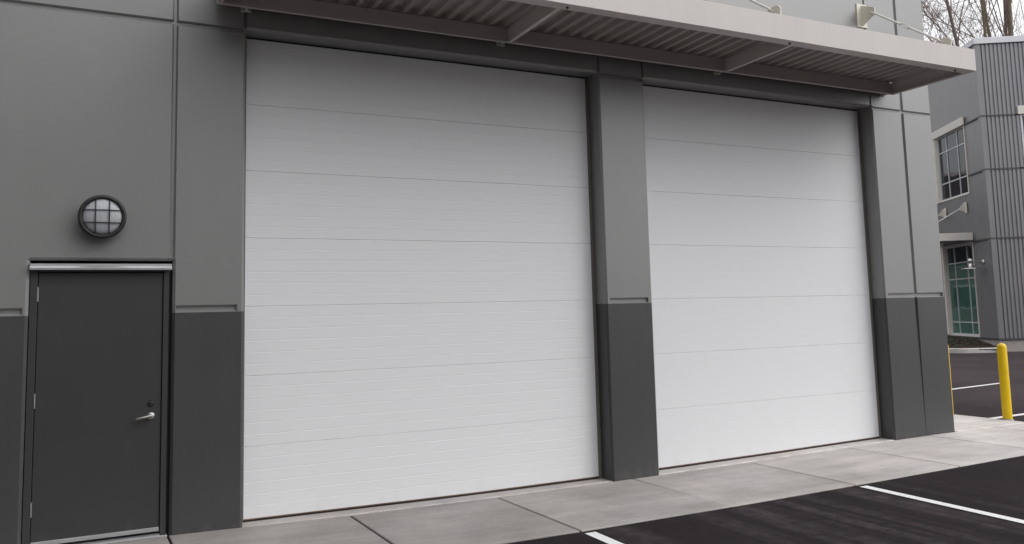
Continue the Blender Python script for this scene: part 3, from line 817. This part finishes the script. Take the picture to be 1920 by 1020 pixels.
# ------------------------------------------------------------------ bare trees behind
def tree(x, y, H, lean, seed, label, m, name='bare_tree', stems=3, r=.20, dens=1.0, fork=.4):
    rn = random.Random(seed)
    t = thing(name, (x, y, 0), label, 'tree', 'bare winter trees behind the corrugated building')
    tr, br = MB(), MB()
    def grow(p, d, L_, rad, lev):
        n = 5 if lev < 3 else 3
        pts = [p]; rs = [rad]; dirs = []
        for i in range(n):
            d = (d + Vector((rn.gauss(0, .10), rn.gauss(0, .10), .05+rn.gauss(0, .05)))*(1 if lev > 0 else .22)).normalized()
            p = p + d*L_/n; pts.append(p); rs.append(rad*(1 - .62*(i+1)/n)); dirs.append(d)
        sides = (9, 6, 5, 3, 3)[min(lev, 4)]
        (tr if lev == 0 else br).tube(pts, rs, sides, cap=False)
        if lev >= 4: return
        kids = (int(11*dens+.5), int(7*dens+.5), int(5*dens+.5), 2)[lev]
        for k in range(kids):
            f = rn.uniform(.18 if lev else .30, .98); i = min(n-1, int(f*n)); q = pts[i].lerp(pts[i+1], f*n-i)
            a = rn.uniform(0, 2*math.pi); o = dirs[i].orthogonal().normalized(); o2 = dirs[i].cross(o)
            sp = rn.uniform(.45, .95) if lev else rn.uniform(.4, .85)
            nd = (dirs[i]*math.cos(sp) + (o*math.cos(a)+o2*math.sin(a))*math.sin(sp)).normalized()
            if nd.z < -.15: nd.z *= -.5
            grow(q, nd, L_*rn.uniform(.30, .50)*(1.25-f*.6), max(rs[i]*rn.uniform(.22, .42), .010), lev+1)
    base = Vector((x, y, 0))
    for s in range(stems):
        a = rn.uniform(0, 2*math.pi); sp = 0 if stems == 1 else rn.uniform(.02, .055)
        d = Vector((lean[0]+math.cos(a)*sp, lean[1]+math.sin(a)*sp, 1)).normalized()
        grow(base + Vector((math.cos(a)*.15*(stems > 1), math.sin(a)*.15*(stems > 1), -.1)), d, H*rn.uniform(.88, 1.0), r*rn.uniform(.85, 1.1), 0)
    tr.build('trunk', m, t, recalc=False); br.build('crown', M['twig'], t, recalc=False)
def at(px, dist):                                         # where a trunk seen just above the roof cap stands
    pi_, ro, ya = R(5.795), R(-1.48173), R(26.38516)
    fw = Vector((math.sin(ya)*math.cos(pi_), math.cos(ya)*math.cos(pi_), math.sin(pi_)))
    r_ = Vector((math.cos(ya), -math.sin(ya), 0)); u_ = r_.cross(fw)
    d = fw + (r_*math.cos(ro) + u_*math.sin(ro))*(px-960)/1556.4 + (u_*math.cos(ro) - r_*math.sin(ro))*(431-60)/1556.4
    az = math.atan2(d.x, d.y)
    return (dist*math.sin(az), -7.45+dist*math.cos(az))
TR = [(1748, 60, 20.5, -.04, 3, .055, 'fine-branched bare tree at the left, seen between the wall corner and the canopy lug', 'bark', 1.2),
      (1803, 50, 21, -.12, 1, .17, 'bare tree leaning left where the roof cap begins', 'bark', 1.25),
      (1856, 56, 26, -.11, 1, .19, 'mossy bare tree leaning left over the start of the ribbed wall', 'bark2', .75),
      (1872, 58, 28, -.01, 2, .16, 'upright bare tree with paired trunks left of the middle of the roof', 'bark', .75),
      (1886, 60, 28, .02, 1, .19, 'tall straight bare tree right of the paired trunks', 'bark', .75),
      (1913, 55, 27, .09, 2, .14, 'bare tree at the right edge with two stems spreading right', 'bark2', .75)]
rgt = Vector((math.cos(R(26.4)), -math.sin(R(26.4))))
for i, (px, ds, H, ln, st, r, lab, mm, dn) in enumerate(TR):
    x, y = at(px, ds)
    x -= rgt.x*ln*15; y -= rgt.y*ln*15
    tree(x, y, H, (rgt.x*ln, rgt.y*ln), 20+i, lab, M[mm], stems=st, r=r, dens=dn)

# ------------------------------------------------------------------ sky, sun, camera
SUN_EL, SUN_AZ = 44, 134            # azimuth clockwise from +Y: light comes from the right and from behind the camera
w = bpy.data.worlds.new('World'); sc.world = w; w.use_nodes = True
nt = w.node_tree; N = nt.nodes; L = nt.links
bg = N['Background']
sky = N.new('ShaderNodeTexSky'); sky.sky_type = 'NISHITA'; sky.sun_disc = False
sky.sun_elevation = R(SUN_EL); sky.sun_rotation = R(SUN_AZ); sky.air_density = 1.0; sky.dust_density = 4.0; sky.ozone_density = 1
hs = N.new('ShaderNodeHueSaturation'); hs.inputs['Saturation'].default_value = .10
L.new(sky.outputs[0], hs.inputs['Color'])
# cloud cover: an overcast dome is brighter overhead than at the horizon
tc = N.new('ShaderNodeTexCoord'); sp = N.new('ShaderNodeSeparateXYZ'); L.new(tc.outputs['Generated'], sp.inputs[0])
mr = N.new('ShaderNodeMapRange'); mr.inputs['From Min'].default_value = 0; mr.inputs['From Max'].default_value = 1
mr.inputs['To Min'].default_value = 1.0; mr.inputs['To Max'].default_value = 1.35
L.new(sp.outputs['Z'], mr.inputs['Value'])
cl = N.new('ShaderNodeTexNoise'); cl.inputs['Scale'].default_value = 2.2; cl.inputs['Detail'].default_value = 5
L.new(tc.outputs['Generated'], cl.inputs['Vector'])
cr = N.new('ShaderNodeMapRange'); cr.inputs['From Min'].default_value = .3; cr.inputs['From Max'].default_value = .7; cr.inputs['To Min'].default_value = .9; cr.inputs['To Max'].default_value = 1.1
L.new(cl.outputs['Fac'], cr.inputs['Value'])
m1 = N.new('ShaderNodeMath'); m1.operation = 'MULTIPLY'; L.new(mr.outputs[0], m1.inputs[0]); L.new(cr.outputs[0], m1.inputs[1])
vs_ = N.new('ShaderNodeVectorMath'); vs_.operation = 'SCALE'; veil = N.new('ShaderNodeMix'); veil.data_type = 'RGBA'; veil.inputs['Factor'].default_value = .72
L.new(hs.outputs[0], veil.inputs['A']); veil.inputs['B'].default_value = (5.0, 5.05, 5.2, 1)   # even stratus veil in front of the clear sky
L.new(veil.outputs['Result'], vs_.inputs[0]); L.new(m1.outputs[0], vs_.inputs['Scale'])
# the cloud is thinner, so brighter, on the sun's side
dt = N.new('ShaderNodeVectorMath'); dt.operation = 'DOT_PRODUCT'; L.new(tc.outputs['Generated'], dt.inputs[0])
dt.inputs[1].default_value = (math.sin(R(115)), math.cos(R(115)), .25)
dr = N.new('ShaderNodeMapRange'); dr.inputs['From Min'].default_value = -.5; dr.inputs['From Max'].default_value = 1
dr.inputs['To Min'].default_value = .9; dr.inputs['To Max'].default_value = 1.5; L.new(dt.outputs['Value'], dr.inputs['Value'])
v2 = N.new('ShaderNodeVectorMath'); v2.operation = 'SCALE'; L.new(vs_.outputs[0], v2.inputs[0]); L.new(dr.outputs[0], v2.inputs['Scale'])
L.new(v2.outputs[0], bg.inputs['Color']); bg.inputs['Strength'].default_value = .15

sl = bpy.data.lights.new('sun', 'SUN'); sl.energy = 0.6; sl.angle = R(50); sl.color = (1, .985, .96)
so = bpy.data.objects.new('sun', sl); COL.objects.link(so)
sd = Vector((math.sin(R(SUN_AZ))*math.cos(R(SUN_EL)), math.cos(R(SUN_AZ))*math.cos(R(SUN_EL)), math.sin(R(SUN_EL))))
so.rotation_euler = (-sd).to_track_quat('-Z', 'Y').to_euler()
so.location = (10, -20, 30)

cam = bpy.data.cameras.new('camera'); co = bpy.data.objects.new('camera', cam); COL.objects.link(co)
pi_, ro, ya = R(5.79500), R(-1.48173), R(26.38516)
fw = Vector((math.sin(ya)*math.cos(pi_), math.cos(ya)*math.cos(pi_), math.sin(pi_)))
r_ = Vector((math.cos(ya), -math.sin(ya), 0)); u_ = r_.cross(fw)
r2 = r_*math.cos(ro) + u_*math.sin(ro); u2 = -r_*math.sin(ro) + u_*math.cos(ro)
mw = Matrix((r2, u2, -fw)).transposed().to_4x4(); mw.translation = Vector((0, -7.45103, 1.71578))
co.matrix_world = mw
cam.sensor_fit = 'HORIZONTAL'; cam.sensor_width = 36; cam.lens = 1556.365/1920*36
cam.shift_y = -78.76/1920; cam.clip_start = .05; cam.clip_end = 2000
sc.camera = co
sc.view_settings.view_transform = 'Standard'; sc.view_settings.look = 'None'
sc.view_settings.exposure = .10; sc.view_settings.gamma = 1
sc.view_settings.use_curve_mapping = False
